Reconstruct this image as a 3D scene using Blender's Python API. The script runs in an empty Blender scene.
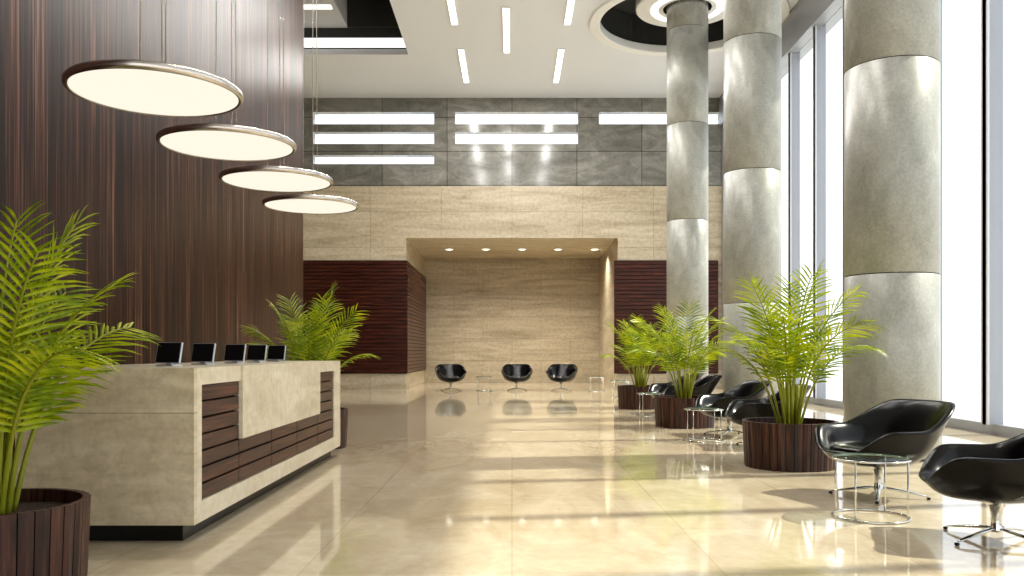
import bpy, math, random
from mathutils import Vector, Matrix
random.seed(7)
scene = bpy.context.scene
R = math.radians

def lin(c):
    out = []
    for v in c:
        v = v / 255.0
        out.append(v / 12.92 if v <= 0.04045 else ((v + 0.055) / 1.055) ** 2.4)
    return (out[0], out[1], out[2], 1.0)

# ------------------------------------------------------------------ materials
def base(name, col=(200, 200, 200), rough=0.5, metal=0.0, **kw):
    m = bpy.data.materials.new(name)
    m.use_nodes = True
    nt = m.node_tree
    b = nt.nodes['Principled BSDF']
    b.inputs['Base Color'].default_value = lin(col)
    b.inputs['Roughness'].default_value = rough
    b.inputs['Metallic'].default_value = metal
    for k, v in kw.items():
        b.inputs[k.replace('_', ' ')].default_value = v
    return m, nt, b

def coord(nt, plane='xyz', scale=(1, 1, 1)):
    tc = nt.nodes.new('ShaderNodeTexCoord')
    sep = nt.nodes.new('ShaderNodeSeparateXYZ')
    nt.links.new(tc.outputs['Object'], sep.inputs[0])
    comb = nt.nodes.new('ShaderNodeCombineXYZ')
    for i, a in enumerate(plane):
        nt.links.new(sep.outputs['xyz'.index(a)], comb.inputs[i])
    mp = nt.nodes.new('ShaderNodeMapping')
    mp.inputs['Scale'].default_value = scale
    nt.links.new(comb.outputs[0], mp.inputs[0])
    return mp.outputs[0]

def noise(nt, vec, scale=1, detail=6, rough=0.6, dist=0.0):
    n = nt.nodes.new('ShaderNodeTexNoise')
    n.inputs['Scale'].default_value = scale
    n.inputs['Detail'].default_value = detail
    n.inputs['Roughness'].default_value = rough
    n.inputs['Distortion'].default_value = dist
    nt.links.new(vec, n.inputs['Vector'])
    return n.outputs[0]

def ramp(nt, fac, stops):
    r = nt.nodes.new('ShaderNodeValToRGB')
    el = r.color_ramp.elements
    while len(el) < len(stops):
        el.new(0.5)
    for e, (p, c) in zip(el, stops):
        e.position = p
        e.color = lin(c)
    nt.links.new(fac, r.inputs[0])
    return r.outputs[0]

def mul(nt, a, b, fac=1.0, mode='MULTIPLY'):
    m = nt.nodes.new('ShaderNodeMix')
    m.data_type = 'RGBA'
    m.blend_type = mode
    m.inputs[0].default_value = fac
    nt.links.new(a, m.inputs[6])
    nt.links.new(b, m.inputs[7])
    return m.outputs[2]

def brick(nt, vec, w, h, mortar=0.006, c1=(255, 255, 255), c2=(232, 230, 226), mc=(120, 110, 95), offset=0.0):
    b = nt.nodes.new('ShaderNodeTexBrick')
    b.offset = offset
    b.inputs['Scale'].default_value = 1
    b.inputs['Brick Width'].default_value = w
    b.inputs['Row Height'].default_value = h
    b.inputs['Mortar Size'].default_value = mortar
    b.inputs['Mortar Smooth'].default_value = 0.1
    b.inputs['Color1'].default_value = lin(c1)
    b.inputs['Color2'].default_value = lin(c2)
    b.inputs['Mortar'].default_value = lin(mc)
    nt.links.new(vec, b.inputs['Vector'])
    return b

def stone(name, plane, cols, tile, vein=(0.5, 3.0), rough=0.3, mortar=0.006, mc=(120, 110, 95), offset=0.0, c2=(232, 230, 226), speck=234, **kw):
    m, nt, b = base(name, rough=rough, **kw)
    v = coord(nt, plane, (vein[0], vein[1], 0.8))
    n = noise(nt, v, 1.2, 8, 0.62, 1.4)
    c = ramp(nt, n, [(0.28, cols[0]), (0.5, cols[1]), (0.72, cols[2])])
    v3 = coord(nt, plane, (1, 1, 1))
    n2 = noise(nt, v3, 9, 8, 0.75, 0.4)
    c3 = ramp(nt, n2, [(0.35, (speck, speck - 2, speck - 6)), (0.6, (255, 255, 255))])
    c = mul(nt, c, c3)
    if tile:
        bk = brick(nt, coord(nt, plane), tile[0], tile[1], mortar, mc=mc, offset=offset, c2=c2)
        c = mul(nt, c, bk.outputs['Color'])
    nt.links.new(c, b.inputs['Base Color'])
    return m

def wood(name, plane, cols, plank=None, rough=0.3, sc=(55, 1.4), **kw):
    m, nt, b = base(name, rough=rough, **kw)
    v = coord(nt, plane, (sc[0], sc[1], sc[0] if plane == 'xzy' else 1))
    n = noise(nt, v, 1.0, 5, 0.65, 0.3)
    c = ramp(nt, n, [(0.36, cols[0]), (0.52, cols[1]), (0.66, cols[2])])
    v2 = coord(nt, plane, (sc[0] * .2, sc[1] * .4, sc[0] * .2 if plane == 'xzy' else 1))
    n2 = noise(nt, v2, 1.0, 4, 0.6, 0.8)
    c = mul(nt, c, ramp(nt, n2, [(0.3, (170, 166, 162)), (0.7, (255, 255, 255))]))
    if plank:
        bk = brick(nt, coord(nt, plane), plank[0], plank[1], 0.006, c2=(190, 185, 182), mc=(50, 42, 38), offset=0.0)
        c = mul(nt, c, bk.outputs['Color'])
    nt.links.new(c, b.inputs['Base Color'])
    return m

def emit(name, col, s):
    m = bpy.data.materials.new(name)
    m.use_nodes = True
    nt = m.node_tree
    nt.nodes.clear()
    e = nt.nodes.new('ShaderNodeEmission')
    e.inputs[0].default_value = lin(col)
    e.inputs[1].default_value = s
    o = nt.nodes.new('ShaderNodeOutputMaterial')
    nt.links.new(e.outputs[0], o.inputs[0])
    return m

def glassmat(name, tint=(250, 252, 252), refl=0.06):
    m = bpy.data.materials.new(name)
    m.use_nodes = True
    nt = m.node_tree
    nt.nodes.clear()
    t = nt.nodes.new('ShaderNodeBsdfTransparent')
    t.inputs[0].default_value = lin(tint)
    g = nt.nodes.new('ShaderNodeBsdfGlossy')
    g.inputs['Roughness'].default_value = 0.02
    mx = nt.nodes.new('ShaderNodeMixShader')
    mx.inputs[0].default_value = refl
    o = nt.nodes.new('ShaderNodeOutputMaterial')
    nt.links.new(t.outputs[0], mx.inputs[1])
    nt.links.new(g.outputs[0], mx.inputs[2])
    nt.links.new(mx.outputs[0], o.inputs[0])
    return m

TRAV = [(176, 162, 138), (202, 190, 167), (218, 208, 188)]
M_floor = stone('polished_marble_floor', 'xy', [(188, 173, 148), (206, 193, 169), (220, 209, 188)], (1.2, 1.2), vein=(1.2, 0.6), rough=0.055, mortar=0.002, mc=(205, 195, 175), c2=(247, 245, 241), speck=244, IOR=1.9)
M_trav_xz = stone('travertine_back', 'xz', TRAV, (2.4, 1.2), vein=(0.3, 2.2), rough=0.35, mc=(190, 184, 172), c2=(246, 244, 242), speck=226)
M_trav_yz = stone('travertine_side', 'yz', TRAV, (2.4, 1.2), vein=(0.3, 2.2), rough=0.35, mc=(190, 184, 172), c2=(246, 244, 242), speck=226)
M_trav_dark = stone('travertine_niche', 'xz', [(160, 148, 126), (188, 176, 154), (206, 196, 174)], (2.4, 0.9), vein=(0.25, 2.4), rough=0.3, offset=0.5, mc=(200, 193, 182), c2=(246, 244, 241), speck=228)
M_grey = stone('grey_marble_band', 'xz', [(120, 119, 114), (144, 143, 138), (170, 169, 164)], (2.2, 1.15), vein=(0.8, 1.6), rough=0.12, mc=(110, 108, 104), mortar=0.01, c2=(222, 222, 220))
M_desk_y = stone('desk_stone_long', 'yz', [(208, 195, 168), (226, 215, 192), (238, 229, 210)], None, vein=(0.5, 2.4), rough=0.3, speck=232)
M_desk_x = stone('desk_stone_end', 'xz', [(200, 184, 154), (220, 206, 178), (234, 223, 199)], (9.0, 0.85), vein=(0.6, 2.8), rough=0.3, mortar=0.002, mc=(150, 140, 122), c2=(250, 250, 248), speck=228)
WCOL = [(30, 15, 10), (78, 47, 34), (150, 108, 86)]
M_wallwood = wood('zebrano_wall_panels', 'yz', WCOL, (0.22, 50), rough=0.3, sc=(30, 0.4), IOR=1.33)
M_slat_x = wood('slat_wood_back', 'zx', [(44, 18, 11), (86, 42, 28), (116, 66, 47)], None, rough=0.3, sc=(60, 1.5))
M_slat_y = wood('slat_wood_side', 'zy', [(44, 20, 14), (86, 46, 34), (124, 76, 58)], None, rough=0.3, sc=(60, 1.5))
M_plant = wood('planter_wood', 'xzy', [(44, 23, 16), (78, 45, 34), (110, 71, 54)], None, rough=0.35, sc=(26, 1.6))
M_black, _, _ = base('black_plinth', (22, 22, 22), 0.25)
M_dark, _, _ = base('shadow_gap', (14, 10, 8), 0.8)
M_white, _, _ = base('white_plaster', (232, 236, 243), 0.7)
M_whitetrim, _, _ = base('white_trim', (244, 245, 246), 0.4)
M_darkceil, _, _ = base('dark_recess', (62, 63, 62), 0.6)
M_chrome, _, _ = base('chrome', (215, 215, 212), 0.12, 1.0)
M_satin, _, _ = base('brushed_nickel_rim', (204, 196, 188), 0.22, 1.0)
M_frame, _, _ = base('window_frame_metal', (168, 171, 178), 0.4, 0.3)
M_alu, _, _ = base('light_aluminium', (215, 217, 222), 0.35, 0.3)
M_silver, _, _ = base('monitor_silver', (200, 202, 205), 0.3, 0.8)
M_screen, _, _ = base('monitor_black', (14, 15, 17), 0.3)
M_soil, nt, b = base('soil', (48, 36, 26), 0.95)
nt.links.new(ramp(nt, noise(nt, coord(nt), 30, 6), [(0.35, (28, 20, 14)), (0.7, (82, 62, 44))]), b.inputs['Base Color'])
M_leather, nt, b = base('black_leather', (6, 6, 7), 0.22, 0.0, IOR=1.4)
bp = nt.nodes.new('ShaderNodeBump')
bp.inputs['Strength'].default_value = 0.04
nt.links.new(noise(nt, coord(nt), 120, 3), bp.inputs['Height'])
nt.links.new(bp.outputs[0], b.inputs['Normal'])
M_col, nt, b = base('polished_column_cladding', (170, 170, 163), 0.34, 0.12)
n1 = noise(nt, coord(nt, 'xyz', (1, 1, 0.6)), 2.6, 8, 0.62, 0.6)
c = ramp(nt, n1, [(0.3, (156, 156, 149)), (0.5, (173, 173, 166)), (0.7, (190, 190, 184))])
n2 = noise(nt, coord(nt), 30, 6, 0.8, 0.2)
c = mul(nt, c, ramp(nt, n2, [(0.35, (228, 228, 224)), (0.6, (255, 255, 255))]))
nt.links.new(c, b.inputs['Base Color'])
M_colgap, _, _ = base('column_joint', (60, 58, 52), 0.6)
def leafmat(name, c1, c2, c3):
    m = bpy.data.materials.new(name)
    m.use_nodes = True
    nt = m.node_tree
    b = nt.nodes['Principled BSDF']
    b.inputs['Roughness'].default_value = 0.35
    c = ramp(nt, noise(nt, coord(nt), 4.5, 4), [(0.32, c1), (0.5, c2), (0.68, c3)])
    nt.links.new(c, b.inputs['Base Color'])
    tr = nt.nodes.new('ShaderNodeBsdfTranslucent')
    nt.links.new(c, tr.inputs[0])
    mx = nt.nodes.new('ShaderNodeMixShader')
    mx.inputs[0].default_value = 0.32
    nt.links.new(b.outputs[0], mx.inputs[1])
    nt.links.new(tr.outputs[0], mx.inputs[2])
    nt.links.new(mx.outputs[0], nt.nodes['Material Output'].inputs[0])
    return m
M_leaf = leafmat('palm_leaf', (80, 106, 4), (146, 164, 8), (206, 208, 28))
M_stem, _, _ = base('palm_stem', (138, 142, 34), 0.45)
M_glass = glassmat('window_glass')
M_tglass = glassmat('table_glass', (225, 235, 232), 0.14)
M_lamp = emit('pendant_diffuser', (255, 248, 230), 0.86)
M_strip = emit('linear_light', (255, 254, 250), 4.0)
M_cove = emit('cove_light', (255, 254, 250), 1.3)
M_down = emit('downlight', (255, 248, 232), 6.0)

# ------------------------------------------------------------------ mesh builder
class MB:
    def __init__(s):
        s.v, s.f, s.m, s.s = [], [], [], []
    def add(s, vs, fs, m=0, smooth=False):
        o = len(s.v)
        s.v += [tuple(v) for v in vs]
        for f in fs:
            s.f.append([i + o for i in f]); s.m.append(m); s.s.append(smooth)
    def box(s, x0, x1, y0, y1, z0, z1, m=0, M=None):
        vs = [Vector(p) for p in ((x0, y0, z0), (x1, y0, z0), (x1, y1, z0), (x0, y1, z0), (x0, y0, z1), (x1, y0, z1), (x1, y1, z1), (x0, y1, z1))]
        if M: vs = [M @ v for v in vs]
        s.add(vs, [(0, 3, 2, 1), (4, 5, 6, 7), (0, 1, 5, 4), (1, 2, 6, 5), (2, 3, 7, 6), (3, 0, 4, 7)], m)
    def lathe(s, prof, n=48, m=0, c=(0, 0, 0), smooth=True, closed=False):
        vs = []
        for (r, z) in prof:
            for i in range(n):
                a = 2 * math.pi * i / n
                vs.append((c[0] + r * math.cos(a), c[1] + r * math.sin(a), c[2] + z))
        fs = []
        k = len(prof)
        for j in range(k if closed else k - 1):
            j2 = (j + 1) % k
            for i in range(n):
                i2 = (i + 1) % n
                fs.append((j * n + i, j * n + i2, j2 * n + i2, j2 * n + i))
        s.add(vs, fs, m, smooth)
    def tube(s, pts, rad, n=8, m=0, smooth=True, flat=1.0):
        pts = [Vector(p) for p in pts]
        if not isinstance(rad, (list, tuple)): rad = [rad] * len(pts)
        vs, fs = [], []
        up = None
        for i, p in enumerate(pts):
            d = (pts[min(i + 1, len(pts) - 1)] - pts[max(i - 1, 0)]).normalized()
            if up is None:
                up = Vector((0, 0, 1)) if abs(d.z) < 0.9 else Vector((1, 0, 0))
            a = d.cross(up).normalized()
            bb = a.cross(d).normalized()
            up = bb
            for k in range(n):
                t = 2 * math.pi * k / n
                vs.append(p + a * math.cos(t) * rad[i] + bb * math.sin(t) * rad[i] * flat)
        for i in range(len(pts) - 1):
            for k in range(n):
                k2 = (k + 1) % n
                fs.append((i * n + k, i * n + k2, (i + 1) * n + k2, (i + 1) * n + k))
        fs.append(tuple(range(n))[::-1])
        fs.append(tuple((len(pts) - 1) * n + k for k in range(n)))
        s.add(vs, fs, m, smooth)
    def ring(s, c, r, t, m=0, n=40, k=8):
        vs, fs = [], []
        for i in range(n):
            a = 2 * math.pi * i / n
            for j in range(k):
                b_ = 2 * math.pi * j / k
                rr = r + t * math.cos(b_)
                vs.append((c[0] + rr * math.cos(a), c[1] + rr * math.sin(a), c[2] + t * math.sin(b_)))
        for i in range(n):
            for j in range(k):
                fs.append((i * k + j, ((i + 1) % n) * k + j, ((i + 1) % n) * k + (j + 1) % k, i * k + (j + 1) % k))
        s.add(vs, fs, m, True)
    def mesh(s, name, mats):
        me = bpy.data.meshes.new(name)
        me.from_pydata(s.v, [], s.f)
        for m in mats: me.materials.append(m)
        for p, mi, sm in zip(me.polygons, s.m, s.s):
            p.material_index = mi
            p.use_smooth = sm
        me.update()
        return me
    def build(s, name, mats, loc=(0, 0, 0), rot=0, bevel=0, subsurf=0):
        return place(name, s.mesh(name, mats), loc, rot, bevel, subsurf)

def place(name, me, loc=(0, 0, 0), rot=0, bevel=0, subsurf=0, scale=1):
    o = bpy.data.objects.new(name, me)
    o.location = loc
    o.rotation_euler = (0, 0, rot)
    o.scale = (scale,) * 3
    scene.collection.objects.link(o)
    if bevel:
        bm = o.modifiers.new('bevel', 'BEVEL'); bm.width = bevel; bm.segments = 2; bm.limit_method = 'ANGLE'
    if subsurf:
        sm = o.modifiers.new('sub', 'SUBSURF'); sm.levels = subsurf; sm.render_levels = subsurf
    return o

def holed(name, loops, thick, M, mats):
    cu = bpy.data.curves.new(name, 'CURVE')
    cu.dimensions = '2D'; cu.fill_mode = 'BOTH'; cu.extrude = thick / 2
    for lp in loops:
        sp = cu.splines.new('POLY')
        sp.points.add(len(lp) - 1)
        for p, q in zip(sp.points, lp): p.co = (q[0], q[1], 0, 1)
        sp.use_cyclic_u = True
    o = bpy.data.objects.new(name, cu)
    scene.collection.objects.link(o)
    dg = bpy.context.evaluated_depsgraph_get()
    me = bpy.data.meshes.new_from_object(o.evaluated_get(dg))
    bpy.data.objects.remove(o)
    me.transform(M)
    me.materials.clear()
    for m in mats: me.materials.append(m)
    return place(name, me)

def rect(x0, x1, y0, y1): return [(x0, y0), (x1, y0), (x1, y1), (x0, y1)]
def circ(cx, cy, r, n=72): return [(cx + r * math.cos(2 * math.pi * i / n), cy + r * math.sin(2 * math.pi * i / n)) for i in range(n)]

# ------------------------------------------------------------------ room
XL, XR, YF, YB, ZC = -9.5, 7.27, -5.0, 28.8, 9.86
YN = 35.0; NX = 3.59; NZ = 5.11
WX = -4.2; WYE = 17.1

b = MB(); b.box(XL - .3, XR + .3, YF - .3, YN + .3, -0.2, 0.0); b.build('floor', [M_floor])

cols_y = [10.2, 16.1, 22.05]; CX = 4.55; RH = 2.28
CAV = (-8.9, -3.0, 17.4, 24.6)
loops = [rect(XL - .3, XR + .3, YF - .3, YB + .3), rect(*CAV)] + [circ(CX, y, RH) for y in cols_y]
holed('ceiling', loops, 0.16, Matrix.Translation((0, 0, ZC + .08)), [M_white])

b = MB()
x0, x1, y0, y1 = CAV
zr = 10.63
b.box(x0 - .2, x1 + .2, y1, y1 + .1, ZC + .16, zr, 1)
b.box(x0 - .2, x1 - .02, y1 - .03, y1 - .001, 10.06, 10.33, 2)
b.box(x1, x1 + .1, y0, y1, ZC + .16, zr, 0)
b.box(x0 - .1, x0, y0, y1, ZC + .16, zr, 0)
b.box(x0, x1, y0 - .1, y0, ZC + .16, zr, 0)
b.box(x0, -4.75, y0, y1, zr, zr + .08, 3)
b.box(x0 + .3, -4.9, y1 - 1.65, y1 - 1.4, zr - .03, zr, 2)
b.box(x0 + .3, -4.9, y1 - 3.65, y1 - 3.4, zr - .03, zr, 2)
b.box(-4.85, -4.75, y0, y1, zr + .08, zr + .9, 3)
b.box(-4.85, x1 + .1, y0, y1, zr + .9, zr + .98, 1)
b.box(x1 - .12, x1 + .1, y0, y1, zr, zr + .9, 1)
b.box(-4.75, x1, y1 - .1, y1, zr, zr + .9, 1)
b.box(-4.75, x1, y0, y0 + .1, zr, zr + .9, 1)
b.build('ceiling_recess', [M_white, M_darkceil, M_cove, base('soffit_grey', (190, 192, 195), .6)[0]])

for i, y in enumerate(cols_y):
    b = MB()
    b.lathe([(RH - .02, .14), (RH - .02, -.04), (RH, -.06), (RH + .24, -.06), (RH + .26, -.001)], 72, 0, (CX, y, ZC), False)
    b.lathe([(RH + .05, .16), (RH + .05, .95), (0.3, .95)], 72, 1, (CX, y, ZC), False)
    b.lathe([(RH - .02, .14), (RH - .02, .16), (RH + .05, .16)], 72, 0, (CX, y, ZC))
    b.lathe([(.62, .3), (1.3, .3), (1.33, .33), (1.33, .5), (1.3, .9)], 72, 0, (CX, y, ZC), False)
    b.lathe([(0.75, .285), (.95, .285), (.95, .3)], 48, 2, (CX, y, ZC))
    b.build('ceiling_coffer', [M_whitetrim, M_darkceil, M_cove])

# back wall
b = MB()
b.box(XL, -NX, YB, YB + .3, 0, 6.87)
b.box(NX, XR + .3, YB, YB + .3, 0, 6.87)
b.box(-NX, NX, YB, YB + .3, NZ, 6.87)
b.build('wall_back', [M_trav_xz])
holes = []
ZR = [(8.97, 9.38), (8.30, 8.70), (7.62, 7.92)]
XRn = [(-6.74, -2.64), (-1.93, 2.24), (2.95, 7.05)]
for k, (za, zb) in enumerate(ZR):
    for j, (xa, xb) in enumerate(XRn):
        if (k == 1 and j == 2) or (k == 2 and j > 0): continue
        holes.append(rect(xa, xb, za, zb))
Mv = Matrix.Translation((0, YB + .15, 0)) @ Matrix.Rotation(R(90), 4, 'X')
holed('wall_back_upper', [rect(XL, XR + .3, 6.87, ZC)] + holes, 0.3, Mv, [M_grey])
b = MB()
for h in holes:
    b.box(h[0][0], h[1][0], YB + .2, YB + .22, h[0][1], h[2][1])
b.build('window_2', [M_glass])
b = MB()
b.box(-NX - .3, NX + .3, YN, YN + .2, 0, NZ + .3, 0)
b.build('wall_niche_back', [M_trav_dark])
b = MB(); b.box(-NX - .3, -NX, YB + .3, YN, 0, NZ + .3); b.build('wall_niche_left', [M_trav_yz])
b = MB(); b.box(NX, NX + .3, YB + .3, YN, 0, NZ + .3); b.build('wall_niche_right', [M_trav_yz])
b = MB(); b.box(-NX, NX, YB + .3, YN, NZ, NZ + .2); b.build('ceiling_niche', [stone('travertine_ceiling', 'xy', TRAV, None, rough=.5)])
for x in (-2.36, -.98, .38, 1.73, 3.11):
    b = MB()
    b.lathe([(0.17, 0), (.17, -.02), (.13, -.02)], 24, 0)
    b.lathe([(.13, -.015), (0.001, -.015)], 24, 1)
    b.build('recessed_downlight', [M_whitetrim, M_down], (x, 31.9, NZ))
    l = bpy.data.lights.new('spot', 'SPOT'); l.energy = 340; l.color = (1, .95, .85); l.spot_size = R(140); l.spot_blend = 1; l.shadow_soft_size = .12
    o = bpy.data.objects.new('downlight_lamp', l); o.location = (x, 31.9, NZ - .06); scene.collection.objects.link(o)

def slats_x(b, x0, x1, yf, z0, z1, p=.127, d=.06):
    n = round((z1 - z0) / p); p = (z1 - z0) / n
    for i in range(n):
        b.box(x0, x1, yf, yf + d, z0 + i * p + .012, z0 + (i + 1) * p - .006)
def slats_y(b, y0, y1, xf, d, z0, z1, p=.127, m=0):
    n = round((z1 - z0) / p); p = (z1 - z0) / n
    for i in range(n):
        b.box(min(xf, xf - d), max(xf, xf - d), y0, y1, z0 + i * p + .012, z0 + (i + 1) * p - .006, m)
b = MB()
slats_x(b, XL + .05, -NX + .06, YB - .09, .54, 4.33)
b.box(XL + .05, -NX + .02, YB - .04, YB - .001, .52, 4.35, 1)
slats_y(b, YB - .02, YN - .01, -NX + .06, .05, .54, 4.33, m=2)
b.box(-NX + .001, -NX + .02, YB - .04, YN - .01, .52, 4.35, 1)
b.build('wood_slat_panel', [M_slat_x, M_dark, M_slat_y])
b = MB()
slats_x(b, NX - .14, XR - .3, YB - .09, .54, 4.33)
b.box(NX - .12, XR - .3, YB - .04, YB - .001, .52, 4.35, 1)
b.build('wood_slat_panel', [M_slat_x, M_dark])

b = MB(); b.box(XL - .3, WX, YF, WYE, 0, ZC - .001); b.build('wall_left', [M_wallwood])
b = MB(); b.box(XL - .3, XL, WYE, YB + .3, 0, ZC); b.build('wall_left_far', [M_trav_yz])
b = MB(); b.box(WX, WX + .02, YF, WYE, 0, .1); b.build('baseboard_left', [M_black])

# right window wall
b = MB()
b.box(XR, XR + .3, YF, YB, 0, .16, 0)
b.box(XR - .25, XR + .3, YF, YB, 8.9, ZC - .001, 0)
k = -9
yy = []
while 12.8 + 1.8 * k < YB - .5:
    y = 12.8 + 1.8 * k
    if y > YF: yy.append(y)
    k += 1
for i, y in enumerate(yy):
    b.box(XR - .16, XR + .1, y - .05, y + .05, .16, 8.9, 0)
    b.box(XR - .16, XR - .13, y - .09, y + .09, .16, 8.9, 1)
b.box(XR - .16, XR + .1, YB - .2, YB - .001, .16, 8.9, 0)
b.box(XR + .02, XR + .04, YF, YB - .2, .16, 8.9, 2)
b.build('window_1', [M_frame, M_alu, M_glass])
b = MB()
b.box(WX, XR, YF - .1, YF + .1, 8.0, ZC - .001)
b.box(WX, XR, YF - .1, YF + .1, 0, .12)
x = WX
while x < XR:
    b.box(x, x + .08, YF - .1, YF + .1, .12, 8.0); x += 1.9
b.build('unseen_rear_opening', [M_frame])  # unseen facade behind the camera, left unglazed to let in fill light
b = MB(); b.box(-40, 90, -60, 80, -.4, -.21); b.build('pavement_ground', [base('paving', (205, 203, 200), .8)[0]])

for (x, ya, yb_) in [(-1.45, 24.1, 27.1), (1.4, 24.1, 27.1), (-1.5, 19.2, 22.3), (1.45, 19.2, 22.3), (-.15, 21.2, 24.4), (-.15, 16.2, 19.4), (-1.5, 14.2, 17.3), (1.45, 14.2, 17.3), (-.1, 11, 14), (-1.55, 8, 11), (1.55, 8, 11), (0, 4, 7)]:  # nearer strips are out of view, added to light the room
    b = MB()
    b.box(-.1, .1, ya, yb_, -.03, -.001, 0)
    b.box(-.075, .075, ya + .03, yb_ - .03, -.035, -.03, 1)
    b.build('linear_ceiling_light', [M_whitetrim, M_strip], (x, 0, ZC))
    l = bpy.data.lights.new('strip', 'AREA'); l.shape = 'RECTANGLE'; l.size = .15; l.size_y = yb_ - ya; l.energy = 100; l.color = (1, .98, .95)
    o = bpy.data.objects.new('strip_fill_lamp', l); o.location = (x, (ya + yb_) / 2, ZC - .05); scene.collection.objects.link(o)  # extra area lamp below each strip, added as room fill

for y in cols_y:
    b = MB()
    r = .53
    seams = [0.02, 2.16, 4.63, 7.1, 9.55, ZC + .95]
    for a, c_ in zip(seams[:-1], seams[1:]):
        b.lathe([(r - .01, a + .004), (r, a + .011), (r, c_ - .011), (r - .01, c_ - .004)], 64, 0)
    b.lathe([(r - .013, 0), (r - .013, ZC + .94)], 64, 1)
    b.build('round_column', [M_col, M_colgap], (CX, y, 0))

# ------------------------------------------------------------------ reception desk
DX, DW, DY0, DY1, DH, DB = -2.08, -3.25, 5.56, 10.3, 1.145, .115
b = MB()
b.box(DW + .08, DX - .1, DY0 + .07, DY1 - .08, 0, DB, 3)
b.box(DW, DX - .05, DY0 + .06, DY1 - .06, DB, DH - .06, 4)
b.box(DW, DX, DY0, DY0 + .06, DB, DH - .001, 1)
b.box(DW, DX, DY1 - .06, DY1, DB, DH - .001, 1)
b.box(DW, DX - .05, DY0 + .06, DY1 - .06, DH - .06, DH, 0)
ya, yb1, yc, yd = 5.70, 6.52, 9.16, 9.95
zt, zb, zm = 1.03, .25, .587
b.box(DX - .05, DX, DY0 + .06, ya, DB, DH, 0)
b.box(DX - .05, DX, yd, DY1 - .06, DB, DH, 0)
b.box(DX - .05, DX, ya, yd, DB, zb, 0)
b.box(DX - .05, DX, ya, yd, zt, DH, 0)
b.box(DX - .05, DX + .015, yb1, yc, zm, DH - .001, 0)
def dsl(y0, y1, z0, z1, n):
    p = (z1 - z0) / n
    for i in range(n):
        b.box(DX - .05, DX - .015, y0 + .006, y1 - .006, z0 + i * p + .007, z0 + (i + 1) * p - .007, 2)
dsl(ya, yb1, zb, zt, 7)
dsl(yc, yd, zb, zt, 7)
for q in range(3):
    s = (yc - yb1) / 3
    dsl(yb1 + q * s, yb1 + (q + 1) * s, zb, zm, 3)
b.build('reception_desk', [M_desk_y, M_desk_x, M_slat_y, M_black, M_dark])

b = MB()
Mt = Matrix.Translation((0, 0, .02)) @ Matrix.Rotation(R(-14), 4, 'X')
b.box(-.1, .1, -.012, .008, 0, .16, 0, Mt)
b.box(-.094, .094, -.016, -.012, .006, .154, 1, Mt)
b.box(-.025, .025, .0, .05, .012, .08, 0)
b.box(-.07, .07, -.05, .08, 0, .012, 0)
me = b.mesh('desk_monitor', [M_silver, M_screen])
for y in (6.3, 7.0, 7.8, 8.47, 9.18):
    place('desk_monitor', me, (-2.55, y, DH), R(-12), bevel=.003)

# ------------------------------------------------------------------ pendants
for y in (5.73, 7.18, 8.68, 10.15):
    b = MB()
    b.lathe([(.53, -.012), (.54, -.02), (.553, -.016), (.562, -.002), (.562, .02), (.552, .034), (.3, .06), (.001, .068)], 80, 0)
    b.lathe([(.001, -.03)] + [(.53 * i / 8, -.03 + .018 * (i / 8) ** 2) for i in range(1, 9)], 80, 1)
    for a in (90, 210, 330):
        x_, y_ = .1 * math.cos(R(a)), .1 * math.sin(R(a))
        b.tube([(x_, y_, .06), (x_ * .6, y_ * .6, ZC - 3.0 - .03)], .004, 6, 2)
    b.lathe([(.001, ZC - 3.0 - .05), (.12, ZC - 3.0 - .05), (.12, ZC - 3.0)], 32, 2)
    b.build('pendant_disc_light', [M_satin, M_lamp, M_chrome], (-2.4, y, 3.0))

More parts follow.
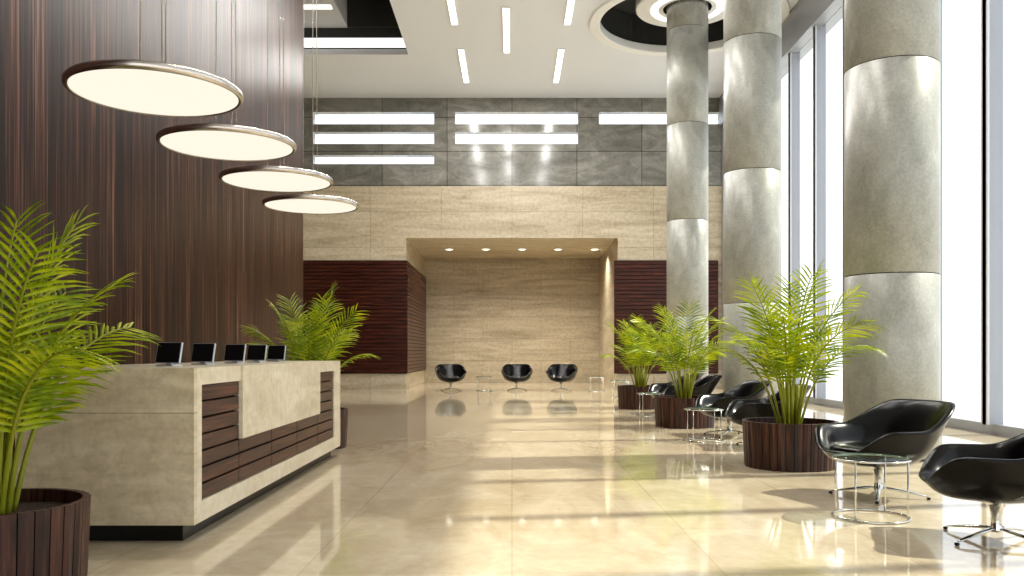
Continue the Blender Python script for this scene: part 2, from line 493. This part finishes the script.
# ------------------------------------------------------------------ palm
def make_palm(seed, n_frond=14, L0=1.6, R0=.5, H=.5, spread=1.0, bend=84):
    rnd = random.Random(seed)
    b = MB()
    ns = 36
    for i in range(ns):
        a0 = 2 * math.pi * (i + .04) / ns; a1 = 2 * math.pi * (i + .96) / ns
        vs = []
        for (rr, z) in ((R0 * .95, 0.0), (R0, H)):
            for (a, dr) in ((a0, 0), ((a0 + a1) / 2, .006), (a1, 0)):
                vs.append(((rr + dr) * math.cos(a), (rr + dr) * math.sin(a), z))
            for a in (a1, (a0 + a1) / 2, a0):
                vs.append(((rr - .035) * math.cos(a), (rr - .035) * math.sin(a), z))
        fs = [(0, 5, 4, 3, 2, 1)[::-1], (6, 7, 8, 9, 10, 11)]
        for k in range(6):
            fs.append((k, (k + 1) % 6, 6 + (k + 1) % 6, 6 + k))
        b.add(vs, fs, 0)
    b.lathe([(R0 * .93, .01), (R0 * .965, H - .02)], 48, 4, smooth=True)
    b.lathe([(R0 * .96, H - .07), (.001, H - .05)], 48, 1)
    zs = H - .06
    for k in range(n_frond):
        t = (k + .5) / n_frond
        az = k * 2.39996 + rnd.uniform(-.3, .3)
        phi0 = R(3 + 17 * t + rnd.uniform(-3, 3)) * spread
        phi1 = R((26 + bend * t ** 1.1 + rnd.uniform(-8, 8)) * spread)
        L = L0 * (1.08 - .3 * t) * rnd.uniform(.92, 1.06)
        sx = .12 * math.sqrt(t)
        p = Vector((sx * math.cos(az), sx * math.sin(az), zs))
        N = 32
        pts = [p.copy()]; dirs = []
        sw = rnd.uniform(-.3, .3)
        for i in range(N):
            s_ = (i + .5) / N
            ph = phi0 + phi1 * s_ ** 2.1
            az2 = az + sw * s_ * s_
            d = Vector((math.sin(ph) * math.cos(az2), math.sin(ph) * math.sin(az2), math.cos(ph)))
            p = p + d * L / N
            pts.append(p.copy()); dirs.append(d)
        dirs.append(dirs[-1])
        b.tube(pts, [.013 * (1 - .8 * i / N) + .002 for i in range(N + 1)], 6, 3)
        side = Vector((-math.sin(az), math.cos(az), 0))
        nl = 21
        tw = rnd.uniform(-.6, .6)
        for j in range(nl):
            s_ = .38 + .62 * j / (nl - 1)
            fi = s_ * N; i0 = min(int(fi), N - 1); fr = fi - i0
            q = pts[i0].lerp(pts[i0 + 1], fr); d = dirs[i0]
            sd = (side - d * side.dot(d)).normalized()
            nrm = sd.cross(d).normalized()
            rotm = Matrix.Rotation(tw * s_, 3, d)
            sd = rotm @ sd; nrm = rotm @ nrm
            u = (s_ - .38) / .62
            ll = (.40 * math.sin(math.pi * (.22 + .62 * u)) ** .9 + .02) * L / 1.5
            w = .0135 * (1 - .35 * u)
            fwd = .4 + .75 * u
            for sg in (-1, 1):
                dr = (sd * sg + d * fwd * rnd.uniform(.9, 1.1) - nrm * rnd.uniform(-.1, .18)).normalized()
                perp = dr.cross(nrm).normalized()
                vs = []
                prof = [(0, .3), (.18, .95), (.45, 1), (.75, .65), (1, .03)]
                droop = rnd.uniform(.16, .34)
                for (tt, ww) in prof:
                    c_ = q + dr * ll * tt + Vector((0, 0, -1)) * ll * (droop * tt ** 2.2)
                    vs.append(c_ - perp * w * ww + nrm * w * ww * .5)
                    vs.append(c_)
                    vs.append(c_ + perp * w * ww + nrm * w * ww * .5)
                fs = []
                for r_ in range(4):
                    a = r_ * 3
                    fs += [(a, a + 1, a + 4, a + 3), (a + 1, a + 2, a + 5, a + 4)]
                b.add(vs, fs, 2, False)
    for k in range(6):
        az = k * 1.1
        b.tube([(.06 * math.cos(az), .06 * math.sin(az), zs), (.09 * math.cos(az), .09 * math.sin(az), zs + .45)], [.022, .012], 8, 3)
    return b.mesh('potted_palm', [M_plant, M_soil, M_leaf, M_stem, M_dark])
pm = [make_palm(3, 15, 1.62, spread=.86, bend=88), make_palm(11, 13, 1.6, spread=.86), make_palm(23, 13, 1.55, spread=.86), make_palm(31, 15, 1.40, R0=.44, spread=.78, bend=90), make_palm(8, 14, 1.52, spread=.72, bend=84)]
place('potted_palm', pm[0], (3.04, 9.3, 0), 0.3)
place('potted_palm', pm[1], (2.9, 14.3, 0), 1.2)
place('potted_palm', pm[2], (2.85, 18.9, 0), 2.2)
place('potted_palm', pm[3], (-2.6, 4.25, 0), 2.0)
place('potted_palm', pm[4], (-2.66, 11.15, 0), .5)

# ------------------------------------------------------------------ lounge chair (faces +X locally)
def sst(a, b_, x):
    t = max(0, min(1, (x - a) / (b_ - a))); return t * t * (3 - 2 * t)
def make_chair():
    b = MB()
    n = 56
    def rimz(a):
        a = abs((a + math.pi) % (2 * math.pi) - math.pi)
        d = math.degrees(a)
        return .40 + .19 * sst(20, 60, d) + .22 * sst(92, 145, d)
    def rimr(a):
        ca, sa = math.cos(a), math.sin(a)
        A = .45 if ca > 0 else .47
        B = .47
        p = 2.7
        return 1 / ((abs(ca) / A) ** p + (abs(sa) / B) ** p) ** (1 / p)
    rows = []
    for (fr, fz) in ((.0, 0), (.32, 0.0), (.58, .07), (.78, .24), (.90, .48), (.97, .75), (1.03, .93)):
        rows.append(('o', fr, fz))
    rows.append(('r', 1.06, .99)); rows.append(('r', 1.03, 1.03)); rows.append(('r', .96, 1.01))
    for (fr, fz) in ((.88, .82), (.82, .5), (.76, .2), (.66, .04), (.4, .03), (0, .05)):
        rows.append(('i', fr, fz))
    z0, zs = .27, .385
    vs = []
    for (k, fr, fz) in rows:
        for i in range(n):
            a = 2 * math.pi * i / n
            rz, rr = rimz(a), rimr(a)
            if k == 'o':
                z = z0 + (rz - z0) * fz
            elif k == 'r':
                z = rz if fz <= 1.0 else rz + .014
            else:
                z = zs + (rz - zs) * fz
                if rz < zs + .03: z = min(z, zs + .03)
            lean = -.10 * sst(.45, .85, z)
            back = 1 if math.cos(a) < 0 else 0
            x_ = rr * fr * math.cos(a) + lean * back * -math.cos(a) * 1.2
            y_ = rr * fr * math.sin(a)
            vs.append((x_, y_, z))
    fs = []
    for j in range(len(rows) - 1):
        for i in range(n):
            i2 = (i + 1) % n
            fs.append((j * n + i, j * n + i2, (j + 1) * n + i2, (j + 1) * n + i))
    b.add(vs, fs, 0, True)
    prof = [(.001, .0), (.26, .0), (.315, .02), (.33, .045), (.31, .075), (.25, .088), (.001, .095)]
    cv = []
    for (r_, z) in prof:
        for i in range(n):
            a = 2 * math.pi * i / n
            k = 1.0 / ((abs(math.cos(a)) ** 3 + abs(math.sin(a)) ** 3) ** (1 / 3))
            cv.append((.03 + r_ * k * math.cos(a) * 1.08, r_ * k * math.sin(a) * .95, .365 + z))
    fs = []
    for j in range(len(prof) - 1):
        for i in range(n):
            fs.append((j * n + i, j * n + (i + 1) % n, (j + 1) * n + (i + 1) % n, (j + 1) * n + i))
    b.add(cv, fs, 0, True)
    b.lathe([(.001, .28), (.12, .28), (.12, .262), (.035, .25), (.03, .1), (.045, .075), (.045, .055), (.001, .055)], 28, 1)
    for k in range(4):
        a = math.pi / 4 + k * math.pi / 2
        ca, sa = math.cos(a), math.sin(a)
        b.tube([(.02 * ca, .02 * sa, .085), (.2 * ca, .2 * sa, .06), (.4 * ca, .4 * sa, .022)], [.026, .022, .016], 10, 1, flat=.55)
        b.lathe([(.001, .0), (.018, 0), (.018, .02), (.001, .02)], 12, 2, (.39 * ca, .39 * sa, 0))
    return b.mesh('lounge_chair', [M_leather, M_chrome, M_black])
cm = make_chair()
chairs = [(3.22, 5.65, 160, .98), (3.17, 7.35, 200, 1.0), (3.3, 11.2, 175, 1.0), (3.25, 12.7, 190, 1.0), (3.3, 15.9, 180, 1.0), (3.25, 17.2, 190, 1.0),
          (-1.97, 27.4, -80, 1.04), (.16, 27.4, -90, 1.04), (1.6, 27.4, -100, 1.04)]
for (x, y, a, s) in chairs:
    place('lounge_chair', cm, (x, y, 0), R(a), scale=s, subsurf=1)

b = MB()
b.lathe([(.001, .452), (.265, .452), (.27, .456), (.265, .462), (.001, .462)], 48, 1)
b.ring((0, 0, .445), .272, .008, 0, 48)
b.ring((0, 0, .01), .272, .008, 0, 48)
for k in range(4):
    a = math.pi / 4 + k * math.pi / 2
    b.tube([(.272 * math.cos(a), .272 * math.sin(a), .008), (.272 * math.cos(a), .272 * math.sin(a), .447)], .007, 8, 0)
tm = b.mesh('side_table', [M_chrome, M_tglass])
for (x, y) in [(2.71, 6.42), (2.7, 11.95), (2.7, 16.5), (-.9, 27.4), (2.7, 27.2), (3.0, 23.5)]:
    place('side_table', tm, (x, y, 0))

# ------------------------------------------------------------------ light
w = bpy.data.worlds.new('World'); scene.world = w
w.use_nodes = True
bg = w.node_tree.nodes['Background']
bg.inputs[0].default_value = (0.93, 0.95, 1.0, 1)
bg.inputs[1].default_value = 1.6
s = bpy.data.lights.new('sun', 'SUN'); s.energy = 5.6; s.angle = R(1.2); s.color = (1, .94, .80)
o = bpy.data.objects.new('sun', s); scene.collection.objects.link(o)
el, az = R(48), R(8)
d = Vector((-math.cos(el) * math.cos(az), -math.cos(el) * math.sin(az), -math.sin(el)))
o.rotation_euler = d.to_track_quat('-Z', 'Y').to_euler()
o.location = (20, 10, 20)

cam = bpy.data.cameras.new('camera'); co = bpy.data.objects.new('camera', cam)
scene.collection.objects.link(co)
co.location = (0, 0, 1.25); co.rotation_euler = (R(90), 0, 0)
cam.sensor_width = 36; cam.lens = 850 / 1024 * 36; cam.shift_y = 64 / 1024
scene.camera = co
scene.view_settings.view_transform = 'Standard'
try:
    scene.view_settings.look = 'Medium High Contrast'
except Exception as e:
    print('look', e)
